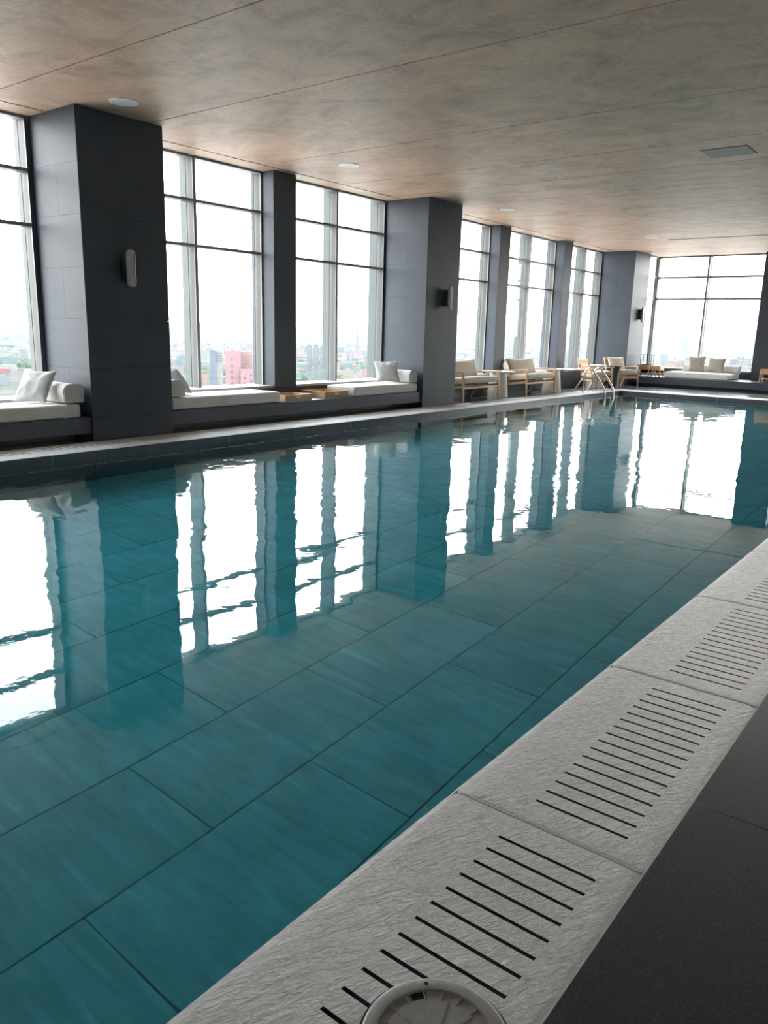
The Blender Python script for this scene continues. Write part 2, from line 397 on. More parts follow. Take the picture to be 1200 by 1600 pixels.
while x < XF-0.01:
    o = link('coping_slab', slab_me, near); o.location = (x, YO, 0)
    box('joint', M['grout_light'], x-0.003, x+0.003, YO+0.006, YR-0.075, -0.03, -0.0012, near)
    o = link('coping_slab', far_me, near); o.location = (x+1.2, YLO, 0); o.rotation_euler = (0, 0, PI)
    x += 1.2
xend = x
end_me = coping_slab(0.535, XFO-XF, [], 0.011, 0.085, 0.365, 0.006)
for k in range(6):
    o = link('coping_slab', plain_me if k < 5 else end_me, near); o.location = (XFO, YL-1.2*(k+1) if k < 5 else YR, 0)
    o.rotation_euler = (0, 0, PI/2)
box('drain_channel', M['void'], POOL_X0, XF+0.6, YO+0.04, YO+0.42, -0.16, -0.055, near)
box('drain_channel', M['void'], POOL_X0, XF+0.6, YLO-0.42, YLO-0.04, -0.16, -0.055, near)
box('grout_line', M['grout_light'], XB, XFO, YO-0.003, YO+0.001, -0.02, -0.0012, near)
# corner fillers of the coping
box('corner_slab', M['coping'], xend-0.0, XFO, YL+0.003, YLO, -TH, 0.0, near, bevel=0.004)
box('corner_slab', M['coping'], xend-0.0, XFO, YO, YR-0.003, -TH, 0.0, near, bevel=0.004)

# ------------------------------------------------------------------ decks
floor = empty('floor', (0, 0, 0), kind='structure')
sub = MB(); sub.box(XB-0.3, XE+0.2, -3.2, YO-0.006, -0.4, -0.02).box(XFO+0.004, XE+0.2, YO-0.006, YX, -0.4, -0.02).box(XB-0.3, XFO+0.004, YLO+0.004, YX, -0.4, -0.02)
sub.box(XB-0.3, POOL_X0-0.31, YO-0.006, YLO+0.004, -0.4, -0.02)
sub.build('screed', M['grout'], floor)
def tiles(x0, x1, y0, y1, lx, ly, ox, oy, m, key):
    xa = ox
    while xa > x0: xa -= lx
    while xa < x1:
        ya = oy
        while ya > y0: ya -= ly
        while ya < y1:
            a, b_, c, d = max(xa, x0), min(xa+lx, x1), max(ya, y0), min(ya+ly, y1)
            if b_-a > 0.02 and d-c > 0.02:
                o = link('tile', floor_tile(b_-a-0.003, d-c-0.003, 0.02, m, key, 0.0015), floor); o.location = ((a+b_)/2, (c+d)/2, 0)
            ya += ly
        xa += lx
tiles(XB, XFO, -2.4, YO-0.001, 1.2, 0.6, 2.204, YO-0.001-0.6, M['deck'], 'deck')
tiles(XFO+0.004, 22.6, -2.4, 9.0, 1.2, 1.2, XFO+0.004, 0.3, M['deck_satin'], 'far')
tiles(XB, XFO, YLO+0.004, 9.05, 1.2, 0.6, 1.2, YLO+0.004, M['deck_satin'], 'left')

# ------------------------------------------------------------------ ceiling
ceil = empty('ceiling', (0, 0, 0), kind='structure')
box('ceiling_backing', M['void'], XB-0.3, XE+0.3, -3.2, YX, ZC+0.03, ZC+0.25, ceil)
cuts = [XB-0.2, -0.9, 0.9, 2.65, 4.38, 6.05, 8.41, 10.2, 11.53, 12.95, 14.66, 16.6, 18.3, 19.6]
JW = 0.016
for i in range(len(cuts)-1):
    box('ceiling_panel', M['ceiling'], cuts[i]+JW/2, cuts[i+1]-JW/2, -3.0, 8.875, ZC, ZC+0.05, ceil)
# the panel run beyond the slot diffuser leaves the slot open
box('ceiling_panel', M['ceiling'], 19.685, XE+0.2, -3.0, 8.875, ZC, ZC+0.05, ceil)
box('ceiling_panel', M['ceiling'], 19.6-JW/2, 19.685, 6.78, 8.875, ZC, ZC+0.05, ceil)
box('ceiling_panel', M['ceiling'], 19.6-JW/2, 19.685, -3.0, 1.6, ZC, ZC+0.05, ceil)
box('ceiling_border', M['ceiling'], XB-0.2, XE+0.2, 8.895, YX, ZC-0.003, ZC+0.05, ceil)

# ------------------------------------------------------------------ columns, piers, ledges, benches, windows
def column(x0, x1, panels=True):
    c = empty('column', ((x0+x1)/2, YF, 0), kind='structure')
    cx, g = (x0+x1)/2, 0.002
    MB().box(x0-cx+0.02, x1-cx-0.02, 0.02, YX-YF, 0, ZC+0.02).build('core', M['seal'], c)
    if not panels:
        MB().box(x0-cx, x1-cx, 0, YX-YF-0.01, 0, ZC).build('cladding', M['column'], c); return c
    zs = [0.0, 0.26, 0.83, 1.40, 1.97, 2.54, 3.085, ZC]
    for i in range(len(zs)-1):
        z0, z1 = zs[i]+g/2, zs[i+1]-g/2
        MB().box(x0-cx, x1-cx, 0, 0.02, z0, z1).build('stone_panel', M['column'], c)
        ys = [0.02, 0.44, YX-YF] if i % 2 == 1 else [0.02, YX-YF]
        for xa, xb in ((x0-cx, x0-cx+0.02), (x1-cx-0.02, x1-cx)):
            for j in range(len(ys)-1):
                MB().box(xa, xb, ys[j]+g/2, ys[j+1]-g/2, z0, z1).build('stone_panel', M['column'], c)
    return c
COLS = [(-1.60, -0.50), (5.09, 6.225), (11.79, 12.865), (21.66, 22.80)]
for k, (a, b_) in enumerate(COLS): column(a, b_, k > 0)
PIERS = [(2.03, 2.51), (8.725, 9.21), (15.52, 15.98), (18.735, 19.185)]
for a, b_ in PIERS:
    p = empty('pier', ((a+b_)/2, 9.0, 0), kind='structure')
    MB().box(a-(a+b_)/2, b_-(a+b_)/2, 0, YX-9.0, 0.43, ZC).build('cladding', M['column'], p, bevel=0.004, bseg=1)

def window(n, x0, x1, mull, sill, yg=YG, fins=(0.15,), rfin=0.0, rj=0.03, th=0.02, d1=0.14):
    """a window in the long wall; mull = x of the mullions, fins = depth of the outer fin on each, rfin = that on the right jamb"""
    wdw = empty('window_%d' % n, (x0, yg, 0), kind='structure')
    d0 = 0.0; X = lambda v: v-x0
    zt = ZC-0.035
    edges = [x0] + mull + [x1]
    for xm, fd in zip(mull, fins):
        box('mullion', M['frame'], X(xm)-0.026, X(xm)+0.026, d0, d0+0.012, sill, zt, wdw)
        box('mullion', M['jamb'], X(xm)-0.024, X(xm)+0.024, d0+0.012, d1+0.01, sill, zt, wdw)
        box('gasket', M['seal'], X(xm)-0.029, X(xm)+0.029, d1+0.01, d1+0.016, sill, zt, wdw)
        if fd: box('facade_fin', M['fin'], X(xm)-0.025, X(xm)+0.025, d1+0.016, d1+0.016+fd, sill-0.4, zt+0.3, wdw)
    for xa, xb, fd in ((x0, x0+0.03, 0.0), (x1-rj, x1, rfin)):
        box('jamb', M['frame'] if xb-xa < 0.05 else M['bench'], X(xa), X(xb), d0-0.004, d0+0.02, sill, zt, wdw)
        box('jamb', M['jamb'], X(xa)+0.001, X(xb), d0+0.02, d1+0.01, sill, zt, wdw)
        box('gasket', M['seal'], X(xa)-0.003, X(xb)+0.003, d1+0.01, d1+0.016, sill, zt, wdw)
        if fd: box('facade_fin', M['fin'], X(xa)-0.002, X(xb), d1+0.016, d1+0.016+fd, sill-0.4, zt+0.3, wdw)
    box('head_frame', M['frame'], 0, x1-x0, d0, d1, zt, ZC+0.02, wdw)
    box('sill_frame', M['sill'], 0, x1-x0, d0-(0.225 if yg == YG else 0.02), d1+0.1, sill-0.03, sill+0.012, wdw)
    for zc in (3.065, 2.462):
        for i in range(len(edges)-1):
            a, b_ = edges[i]+0.026, edges[i+1]-0.026
            box('transom', M['frame'], X(a), X(b_), d0+0.01, d0+0.03, zc-th, zc+th, wdw)
            box('transom', M['jamb'], X(a), X(b_), d0+0.03, d1, zc-th+0.002, zc+th-0.004, wdw)
    zz = [sill+0.012, 2.462-th+0.002, 2.462+th-0.004, 3.065-th+0.002, 3.065+th-0.004, zt]
    for i in range(len(edges)-1):
        for a, b_ in ((0, 1), (2, 3), (4, 5)):
            xa, xb = X(edges[i])+0.026, X(edges[i+1])-0.026
            MB().add([(xa, d1-0.03, zz[a]), (xb, d1-0.03, zz[a]), (xb, d1-0.03, zz[b_]), (xa, d1-0.03, zz[b_])], [(0, 1, 2, 3)]).build('pane', M['glass'], wdw)
    return wdw
SILL = 0.452
WINS = [(-0.50, 2.03, [0.77], 0.15, 0.0, 0.03), (2.51, 5.09, [3.80], 0.15, 0.09, 0.06), (6.225, 8.725, [7.445], 0.14, 0.0, 0.03), (9.21, 11.79, [10.46], 0.15, 0.18, 0.05),
        (12.865, 15.52, [14.20], 0.15, 0.07, 0.03), (15.98, 18.735, [17.42], 0.145, 0.0, 0.03), (19.185, 21.66, [20.57], 0.14, 0.05, 0.05)]
for n, (a, b_, m, fd, rf, rj) in enumerate(WINS): window(n+1, a, b_, m, SILL, YG, (fd,), rf, rj)
window(8, 22.80, XE, [], SILL, 8.36, (), 0.0, 0.03, 0.025, 0.055)
# end wall window, built in the yz plane by turning a window object
def end_window(n, y1, y0, mull):
    wdw = window(n, 0.0, y1-y0, [y1-m for m in mull], 0.49, 0.0, (0.12,), 0.0, 0.03, 0.027)
    wdw.location = (XE, y1, 0); wdw.rotation_euler = (0, 0, -PI/2)
    return wdw
end_window(9, 8.36, 5.40, [6.93]); end_window(10, 4.5, 1.6, [3.0])
for a, b_ in ((4.5, 5.40), (-3.0, 1.6)):
    p = empty('pier', (23.35, (a+b_)/2, 0), kind='structure')
    MB().box(0, XE+0.25-23.35, -(b_-a)/2, (b_-a)/2, 0.27, ZC).build('cladding', M['column'], p, bevel=0.004, bseg=1)
# wall under the windows
wl_ = empty('wall_window_side', (0, 9.0, 0), kind='structure')
for a, b_ in ((XB, -1.6), (-0.5, 5.09), (6.225, 11.79), (12.865, 21.66)):
    if a == XB: MB().box(a, b_, 0, YX-9.0, 0, ZC).build('wall_panel', M['column'], wl_)
    else: MB().box(a, b_, 0.02, YX-9.0, 0.0, 0.43).build('ledge', M['column'], wl_, bevel=0.003, bseg=1)
we = empty('wall_end', (XE, 0, 0), kind='structure')
MB().box(-0.12, 0.25, -3.0, 8.6, 0.0, 0.468).build('ledge', M['column'], we)
MB().box(22.80-XE, 0.25, 8.36-0.06, 8.6, 0.0, 0.43).build('ledge', M['column'], we)
wr_ = empty('wall_right', (0, -2.4, 0), kind='structure')
MB().box(XB, XE, -0.3, 0, 0, ZC).build('wall_panel', M['wall'], wr_)
wb_ = empty('wall_back', (XB, 0, 0), kind='structure')
MB().box(-0.3, 0, -2.6, YX, -0.3, ZC).build('wall_panel', M['wall'], wb_)
# benches (floating slabs with a recessed plinth)
def bench(x0, x1, y0, y1, plinth):
    b = empty('window_bench', ((x0+x1)/2, (y0+y1)/2, 0), kind='structure')
    cx, cy = (x0+x1)/2, (y0+y1)/2
    MB().box(x0-cx, x1-cx, y0-cy, y1-cy, 0.085, BT).build('bench_slab', M['bench'], b, bevel=0.004, bseg=1)
    MB().box(plinth[0]-cx, plinth[1]-cx, plinth[2]-cy, plinth[3]-cy, 0.0, 0.085).build('plinth', M['bench'], b)
bench(-0.5, 5.088, 8.335, 9.02, (-0.5, 5.088, 8.62, 9.02))
bench(6.227, 11.788, 8.335, 9.02, (6.227, 11.788, 8.62, 9.02))
bench(22.1, 23.53, -2.4, 8.28, (22.35, 23.53, -2.4, 8.28))

# ------------------------------------------------------------------ ceiling fixtures
def speaker(x, y, label):
    t = empty('ceiling_speaker', (x, y, ZC)); tag(t, label, 'speaker', 'round ceiling speakers along the windows')
    MB().lathe([(0.118, 0.002), (0.122, -0.008), (0.135, -0.011), (0.148, -0.008), (0.152, 0.004)], 40).build('bezel', M['speaker'], t, smooth=True)
    MB().lathe([(0.002, -0.0075), (0.06, -0.0075), (0.119, -0.005), (0.119, 0.002), (0.002, 0.002)], 32).build('grille', M['grille'], t, smooth=True)
    MB().box(-0.02, 0.02, -0.004, 0.004, -0.0085, -0.007).build('badge', M['hatch'], t)
speaker(5.355, 7.78, 'round white ceiling speaker beside the dark column nearest the viewer, the largest of the four')
speaker(9.067, 7.81, 'round white ceiling speaker in front of the second window after the nearest column')
speaker(13.70, 7.82, 'small round white ceiling speaker just beyond the second dark column')
speaker(19.03, 6.96, 'farthest round white ceiling speaker, near the end of the long black slot')
t = empty('ceiling_hatch', (10.945, 3.12, ZC)); tag(t, 'square flush access hatch in the concrete ceiling above the pool', 'hatch')
MB().box(-0.25, 0.25, -0.27, 0.27, -0.006, 0.0).build('hatch_door', M['hatch'], t)
MB().box(0.25, 0.262, -0.28, 0.28, -0.002, 0.0).box(-0.262, -0.25, -0.28, 0.28, -0.002, 0.0).box(-0.25, 0.25, 0.27, 0.28, -0.002, 0.0).box(-0.25, 0.25, -0.28, -0.27, -0.002, 0.0).build('shadow_gap', M['seal'], t)
t = empty('slot_diffuser', (19.64, 4.2, ZC)); tag(t, 'long black linear air slot in the ceiling before the end window', 'air vent')
for dx in (-0.036, 0.036): MB().box(dx-0.006, dx+0.006, -2.59, 2.57, -0.004, 0.025).build('rail', M['black'], t)
MB().box(-0.004, 0.004, -2.58, 2.56, 0.008, 0.026).build('blade', M['black'], t)
t = empty('sprinkler_head', (11.32, 5.59, ZC)); tag(t, 'tiny white sprinkler cover on the ceiling over the middle of the pool', 'sprinkler')
MB().lathe([(0.002, -0.012), (0.035, -0.011), (0.04, -0.004), (0.04, 0.0), (0.002, 0.0)], 20).build('cover_plate', M['speaker'], t, smooth=True)

# ------------------------------------------------------------------ wall lamps
def capsule(w, h, y0, y1, n=8):
    m = MB(); ring = []
    r = w/2
    for k in range(n+1): a = PI*k/n; ring.append((r*math.cos(a), h/2-r+r*math.sin(a)))
    for k in range(n+1): a = PI+PI*k/n; ring.append((r*math.cos(a), -h/2+r+r*math.sin(a)))
    N = len(ring)
    m.add([(x, y0, z) for x, z in ring]+[(x, y1, z) for x, z in ring],
          [tuple(range(N)), tuple(reversed(range(N, 2*N)))]+[(k, N+k, N+(k+1) % N, (k+1) % N) for k in range(N)])
    return m
def sconce(x, z, label):
    t = empty('wall_lamp', (x, YF, z)); tag(t, label, 'wall lamp', 'capsule wall lamps on the columns')
    capsule(0.085, 0.30, -0.085, 0.0).build('wall_mount', M['bench'], t, bevel=0.004)
    m = capsule(0.115, 0.43, -0.14, -0.085, 10); m.build('shade', M['sconce'], t, bevel=0.022, bseg=4)
    MB().bar((0.03, -0.142, -0.17), (0.03, -0.142, 0.17), 0.012, 0.006).build('trim_strip', M['frame'], t)
    return t
sconce(5.63, 1.985, 'grey capsule wall lamp on the broad dark column nearest the viewer')
sconce(12.42, 1.97, 'grey capsule wall lamp on the second column, above the cushion nook')
sconce(22.28, 1.985, 'small dark capsule wall lamp on the farthest column, beside the end window')

# ------------------------------------------------------------------ skimmer lid on the near coping
LX, LY, LR = 1.052, 0.656, 0.146
t = empty('skimmer_lid', (LX, LY, 0)); tag(t, 'round grey plastic skimmer lid set in the slotted pool coping', 'drain lid')
MB().lathe([(LR-0.030, 0.002), (LR-0.028, 0.010), (LR-0.006, 0.012), (LR, 0.008), (LR+0.001, 0.0)], 72).build('rim', M['plastic'], t, smooth=True)
MB().lathe([(0.002, 0.0005), (LR+0.007, 0.0005), (LR+0.007, -0.0), (0.002, -0.0)], 64).build('joint_ring', M['void'], t)
MB().lathe([(0.028, 0.002), (0.030, 0.0072), (LR-0.050, 0.0072), (LR-0.048, 0.0045), (LR-0.030, 0.0045), (LR-0.030, 0.001)], 72).build('cover', M['plastic'], t, smooth=True)
for k in range(18):
    a = 2*PI*k/18 + 0.12
    c, s = math.cos(a), math.sin(a)
    MB().bar(((LR-0.052)*c, (LR-0.052)*s, 0.0062), ((LR-0.029)*c, (LR-0.029)*s, 0.0062), 0.003, 0.004).build('rib', M['plastic'], t)
for k in range(10):
    a = 2*PI*k/10 + 0.3; c, s = math.cos(a), math.sin(a)
    MB().bar((0.03*c, 0.03*s, 0.0072), ((LR-0.051)*c, (LR-0.051)*s, 0.0072), 0.0022, 0.002).build('spoke', M['plastic'] if k % 3 else M['plastic_dark'], t)
for a in (0.93, 4.2):
    m = MB(); pts = []
    for k in range(5):
        q = a - 0.15 + 0.30*k/4; pts.append(q)
    vs = [((LR-0.049)*math.cos(q), (LR-0.049)*math.sin(q), 0.0052) for q in pts]+[((LR-0.031)*math.cos(q), (LR-0.031)*math.sin(q), 0.0052) for q in pts]
    fs = [(k, 5+k, 6+k, k+1) for k in range(4)]
    m.add(vs, fs).add([(x_, y_, 0.0046) for x_, y_, z_ in vs], [tuple(reversed(f)) for f in fs]).build('finger_slot', M['void'], t)
for a in (0.75, 2.85, 4.95):
    MB().lathe([(0.001, 0.0122), (0.004, 0.0122), (0.004, 0.010), (0.001, 0.010)], 12, ((LR-0.016)*math.cos(a), (LR-0.016)*math.sin(a), 0)).build('screw_hole', M['void'], t)
MB().lathe([(0.002, 0.004), (0.028, 0.004), (0.030, 0.0075), (0.024, 0.0075), (0.022, 0.0052), (0.002, 0.0052)], 32).build('centre_cap', M['plastic_dark'], t, smooth=True)

# ------------------------------------------------------------------ pool ladder
t = empty('pool_ladder', (18.45, 7.7, 0)); tag(t, 'polished steel pool ladder with two arched handrails at the far pool corner', 'ladder')
def rail(xo):
    p = [(xo, 0.28, 0.0), (xo, 0.28, 0.36)]
    for k in range(1, 10):
        a = PI*k/11; p.append((xo, 0.28-0.13*(1-math.cos(a)), 0.40+0.19*math.sin(a)))
    p += [(xo, -0.05, 0.40), (xo, -0.20, 0.20), (xo, -0.26, 0.10), (xo, -0.285, -0.02), (xo, -0.285, -1.0)]
    MB().tube(p, 0.0215, 12).build('handrail', M['steel'], t, smooth=True)
    MB().lathe([(0.02, 0.014), (0.045, 0.010), (0.05, 0.0), (0.02, 0.0)], 20, (xo, 0.28, 0)).build('floor_flange', M['steel'], t, smooth=True)
rail(-0.27); rail(0.27)
for z in (-0.38, -0.66, -0.94): MB().box(-0.27, 0.27, -0.32, -0.25, z-0.012, z+0.012).build('step', M['steel'], t, bevel=0.006)

# ------------------------------------------------------------------ soft furnishings
def soft_box(w, d, h, r, puff=0.02, seed=0, n=14):
    """rounded, slightly plump box on z=0, centred in x and y"""
    bm = bmesh.new(); bmesh.ops.create_cube(bm, size=1.0)
    for v in bm.verts: v.co = Vector((v.co.x*w, v.co.y*d, (v.co.z+0.5)*h))
    bmesh.ops.bevel(bm, geom=list(bm.edges), offset=r, segments=4, profile=0.5, affect='EDGES')
    bmesh.ops.subdivide_edges(bm, edges=[e for e in bm.edges if e.calc_length() > min(w, d)*0.4], cuts=7, use_grid_fill=True)
    for v in bm.verts:
        u, q = v.co.x/(w/2), v.co.y/(d/2)
        k = max(0, (1-u*u))*max(0, (1-q*q))
        nz = mnoise.noise(Vector((v.co.x*3+seed, v.co.y*3, 0)))
        if v.co.z > h*0.6: v.co.z += puff*(k**0.5)+0.006*nz*(k > 0.05)
        elif v.co.z > h*0.1:
            if abs(q) > 0.98: v.co.y += math.copysign(0.006*mnoise.noise(Vector((v.co.x*4, seed, 1))), q)
    me = bpy.data.meshes.new('soft'); bm.to_mesh(me); bm.free(); me.shade_smooth(); return me
def pillow_mesh(w, h, t, seed):
    n = 26; vs = []; fs = []
    for side in (1, -1):
        for i in range(n+1):
            for j in range(n+1):
                u, v = -1+2*i/n, -1+2*j/n
                x = w/2*u*(1-0.075*(1-v*v)**1.5*abs(u)**2); z = h/2*v*(1-0.075*(1-u*u)**1.5*abs(v)**2)
                th = t/2*((max(0, 1-abs(u)**2.6))*(max(0, 1-abs(v)**2.6)))**0.55
                wr = 0.018*mnoise.noise(Vector((x*9+seed, z*9, side*3)))*(1-max(abs(u), abs(v))**6)
                cr = 0.012*math.sin(9*math.atan2(v, u)+seed)*max(0, (abs(u)*abs(v)))*(1-max(abs(u), abs(v))**4)
                vs.append((x, side*(th+0.002)+side*(wr+cr), z))
    o = (n+1)**2
    for i in range(n):
        for j in range(n):
            a = i*(n+1)+j
            fs.append((a, a+1, a+n+2, a+n+1)); fs.append((o+a, o+a+n+1, o+a+n+2, o+a+1))
    ring = [i*(n+1) for i in range(n+1)] + [n*(n+1)+j for j in range(1, n+1)] + [i*(n+1)+n for i in range(n-1, -1, -1)] + [j for j in range(n-1, 0, -1)]
    for k in range(len(ring)):
        a, b_ = ring[k], ring[(k+1) % len(ring)]; fs.append((a, b_, o+b_, o+a))
    me = bpy.data.meshes.new('pillow'); me.from_pydata(vs, [], fs); me.shade_smooth(); me.update(); return me
def pillow(loc, yaw, tilt, w, h, t, m, label, group, roll=0.0, seed=0):
    """face normal is local -y turned by yaw about z; tilt leans the top back"""
    o = link('throw_pillow', pillow_mesh(w, h, t, seed)); o.data.materials.append(m)
    o.matrix_world = Matrix.Translation(loc) @ Matrix.Rotation(yaw, 4, 'Z') @ Matrix.Rotation(-tilt, 4, 'X') @ Matrix.Rotation(roll, 4, 'Y')
    tag(o, label, 'pillow', group)
    b_ = MB(); pts = []
    for k in range(60):
        q = k/60*4; i = int(q); f = -1+2*(q-i)
        u, v = [(f, -1), (1, f), (-f, 1), (-1, -f)][i]
        pts.append((w/2*u*(1-0.075*(1-v*v)**1.5*abs(u)**2), 0, h/2*v*(1-0.075*(1-u*u)**1.5*abs(v)**2)))
    b_.tube(pts+[pts[0]], 0.0035, 6, cap=False).build('piping', m, o, smooth=True)
    return o
def d_profile(rw, rh, L, m, name, parent=None):
    """bolster with a flat base and domed top; axis along local y"""
    prof = [(-rw, 0.012), (-rw+0.012, 0), (rw-0.012, 0), (rw, 0.012)]
    for k in range(0, 15):
        a = PI*k/14; c_ = math.cos(a); prof.append((rw*math.copysign(abs(c_)**0.7, c_), rh*0.45+rh*0.55*math.sin(a)**0.75))
    prof = [prof[1], prof[2], prof[3]] + prof[4:] + [prof[0]]
    N = len(prof); sect = [(-L/2, 0.90), (-L/2+0.008, 0.97), (-L/2+0.03, 1.0), (0, 1.012), (L/2-0.03, 1.0), (L/2-0.008, 0.97), (L/2, 0.90)]
    vs = []; fs = []
    for y_, s_ in sect:
        for x_, z_ in prof: vs.append((x_*s_, y_, (z_-rh/2)*s_+rh/2 if z_ > 0.02 else z_))
    for i in range(len(sect)-1):
        for k in range(N): fs.append((i*N+k, i*N+(k+1) % N, (i+1)*N+(k+1) % N, (i+1)*N+k))
    fs.append(tuple(range(N))); fs.append(tuple(reversed(range((len(sect)-1)*N, len(sect)*N))))
    return MB().add(vs, fs).build(name, m, parent, smooth=True)
def daybed(x0, x1, y0, y1, h, label, strap_at=None, axis='y'):
    t = empty('daybed_mattress', ((x0+x1)/2, (y0+y1)/2, BT)); tag(t, label, 'mattress', 'mattresses on the window bench')
    w, d = x1-x0, y1-y0
    o = link('mattress_body', soft_box(w, d, h, 0.03, 0.012, x0), t); o.data.materials.append(M['mattress'])
    if strap_at is not None:
        for s in (0.0, 0.035):
            if axis == 'y': MB().bar((strap_at+s-(x0+x1)/2, -d/2-0.001, 0.03), (strap_at+s-(x0+x1)/2, -d/2-0.001, h-0.03), 0.008, 0.006).build('seam', M['mattress'], t)
            else: MB().bar((w/2*0.5+s, -d/2-0.001, 0.03), (w/2*0.5+s, -d/2-0.001, h-0.03), 0.008, 0.006).build('seam', M['mattress'], t)
    return t
MH = 0.155; MT = BT + MH + 0.006
daybed(3.0, 4.985, 8.36, 9.0, MH, 'light grey daybed mattress left of the nearest column, cut off by the picture edge', 4.84)
daybed(6.275, 8.22, 8.36, 9.0, MH, 'long light grey daybed mattress just right of the nearest dark column', 6.42)
daybed(9.93, 11.71, 8.36, 9.0, MH, 'pale grey daybed mattress beside the wooden trays, left of the second column', 11.6)
t4 = daybed(22.28, 23.36, 5.70, 7.42, MH, 'wide pale mattress in front of the end window')
def bolster(x, y, L, label, rot=0.0, rw=0.13, rh=0.215, z=MT+0.012):
    t = empty('bolster', (x, y, z), rot); tag(t, label, 'bolster', 'bolsters on the daybeds')
    d_profile(rw, rh, L, M['mattress'], 'bolster_body', t)
    for s in (-1, 1): 
        pts = [(rw*math.copysign(abs(math.cos(PI*k/16))**0.7, math.cos(PI*k/16)), s*(L/2-0.012), rh*0.45+rh*0.55*max(0, math.sin(PI*k/16))**0.75) for k in range(17)]
        MB().tube(pts, 0.004, 6).build('piping', M['mattress'], t, smooth=True)
bolster(4.93, 8.70, 0.62, 'rounded grey bolster at the right end of the daybed left of the nearest column')
bolster(6.385, 8.70, 0.62, 'rounded grey bolster against the right side of the nearest dark column')
bolster(11.62, 8.70, 0.62, 'rounded pale bolster against the left side of the second column')
bolster(23.22, 6.42, 1.54, 'long pale bolster lying across the back of the mattress at the end window', 0.0, 0.115, 0.2)
GP = 'square throw pillows on the daybeds'
pillow((4.66, 8.76, MT+0.19), -1.12, 0.62, 0.42, 0.42, 0.13, M['pillow'], 'heather grey square pillow leaning on the bolster left of the nearest column', GP, 0.0, 1)
pillow((6.66, 8.78, MT+0.19), 1.45, 0.62, 0.42, 0.40, 0.13, M['pillow'], 'dark looking grey pillow leaning behind the bolster right of the nearest column', GP, 0.0, 2)
pillow((11.30, 8.76, MT+0.195), -0.60, 0.55, 0.44, 0.42, 0.13, M['pillow'], 'pale grey pillow leaning on the bolster beside the second column', GP, 0.0, 3)
pillow((22.96, 6.76, MT+0.225), -1.50, 0.30, 0.44, 0.42, 0.14, M['taupe'], 'beige pillow on the end window mattress, the one nearer the window mullion', GP, -0.04, 4)
pillow((22.96, 6.23, MT+0.215), -1.62, 0.32, 0.44, 0.40, 0.14, M['taupe'], 'beige pillow on the end window mattress, the one nearer the exposed bolster end', GP, 0.03, 5)

# ------------------------------------------------------------------ wooden trays and crates
def tray(x0, x1, y0, y1, h, label):
    cx, cy = (x0+x1)/2, (y0+y1)/2; t = empty('wooden_tray', (cx, cy, BT)); tag(t, label, 'tray', 'open wooden trays on the bench')
    w, d, k = x1-x0, y1-y0, 0.016
    MB().box(-w/2, w/2, -d/2, d/2, 0.0, 0.014).build('tray_base', M['wood_tan'], t)
    hw, hz0, hz1 = 0.05, h*0.46, h*0.72
    m = MB().box(-w/2, -hw, -d/2, -d/2+k, 0.014, h).box(hw, w/2, -d/2, -d/2+k, 0.014, h).box(-hw, hw, -d/2, -d/2+k, 0.014, hz0).box(-hw, hw, -d/2, -d/2+k, hz1, h)
    m.build('front_board', M['wood_tan'], t)
    MB().box(-hw, hw, -d/2+0.003, -d/2+0.01, hz0, hz1).build('lit_slot_fill', M['slot_light'], t)  # pale fill painting the lit tray interior seen through the handle slot
    MB().box(-w/2, w/2, d/2-k, d/2, 0.014, h).build('back_board', M['wood_tan'], t)
    for s in (-1, 1): MB().box(s*w/2-(k if s > 0 else 0), s*w/2+(0 if s > 0 else k), -d/2+k, d/2-k, 0.014, h).build('side_board', M['wood'], t)
tray(8.40, 8.98, 8.44, 8.86, 0.085, 'shallow open wooden tray beside the long mattress, the left of two')
tray(9.29, 9.86, 8.44, 8.97, 0.10, 'shallow open wooden tray at the foot of the pale mattress, the right of two')
def crate(x, y, rz, w, d, h, m1, m2, label):
    t = empty('wooden_crate', (x, y, BT), rz); tag(t, label, 'crate', 'open wooden crate stands on the end bench')
    k = 0.028
    for sx in (-1, 1):
        for sy in (-1, 1): MB().box(sx*w/2-(k if sx > 0 else 0), sx*w/2+(0 if sx > 0 else k), sy*d/2-(k if sy > 0 else 0), sy*d/2+(0 if sy > 0 else k), 0, h).build('leg', m2, t)
    MB().box(-w/2+k, w/2-k, -d/2+0.004, d/2-0.004, 0.07, 0.10).build('shelf', m2, t)
    MB().box(-w/2+0.002, w/2-0.002, -d/2+0.002, d/2-0.002, h-0.02, h+0.004).build('top', m1, t)
    for sy in (-1, 1): MB().box(-w/2+k, w/2-k, sy*(d/2-0.012)-0.008, sy*(d/2-0.012)+0.008, h-0.125, h-0.02).build('apron', m1, t)
    for sx in (-1, 1): MB().box(sx*(w/2-0.012)-0.008, sx*(w/2-0.012)+0.008, -d/2+k, d/2-k, h-0.125, h-0.02).build('apron', m1, t)
    MB().box(-w/2+k, w/2-k, d/2-0.02, d/2-0.008, 0.10, h-0.125).build('back_panel', M['void'], t)
crate(22.42, 8.02, -PI/2, 0.36, 0.34, 0.31, M['wood_orange'], M['wood'], 'wooden crate stand with orange top under the black lantern')
crate(22.50, 7.68, -PI/2, 0.25, 0.34, 0.30, M['wood'], M['wood'], 'small pale wooden crate stand next to the crate with the lantern')
crate(22.62, 4.72, -PI/2, 0.50, 0.34, 0.33, M['wood_orange'], M['wood'], 'wooden crate stand at the right picture edge, in front of the end column')
t = empty('lantern', (22.42, 7.98, BT+0.315)); tag(t, 'black wire lantern frame standing on the orange topped crate', 'lantern')
for sx in (-1, 1):
    for sy in (-1, 1): MB().box(sx*0.11-0.007, sx*0.11+0.007, sy*0.15-0.007, sy*0.15+0.007, 0, 0.29).build('post', M['black'], t)
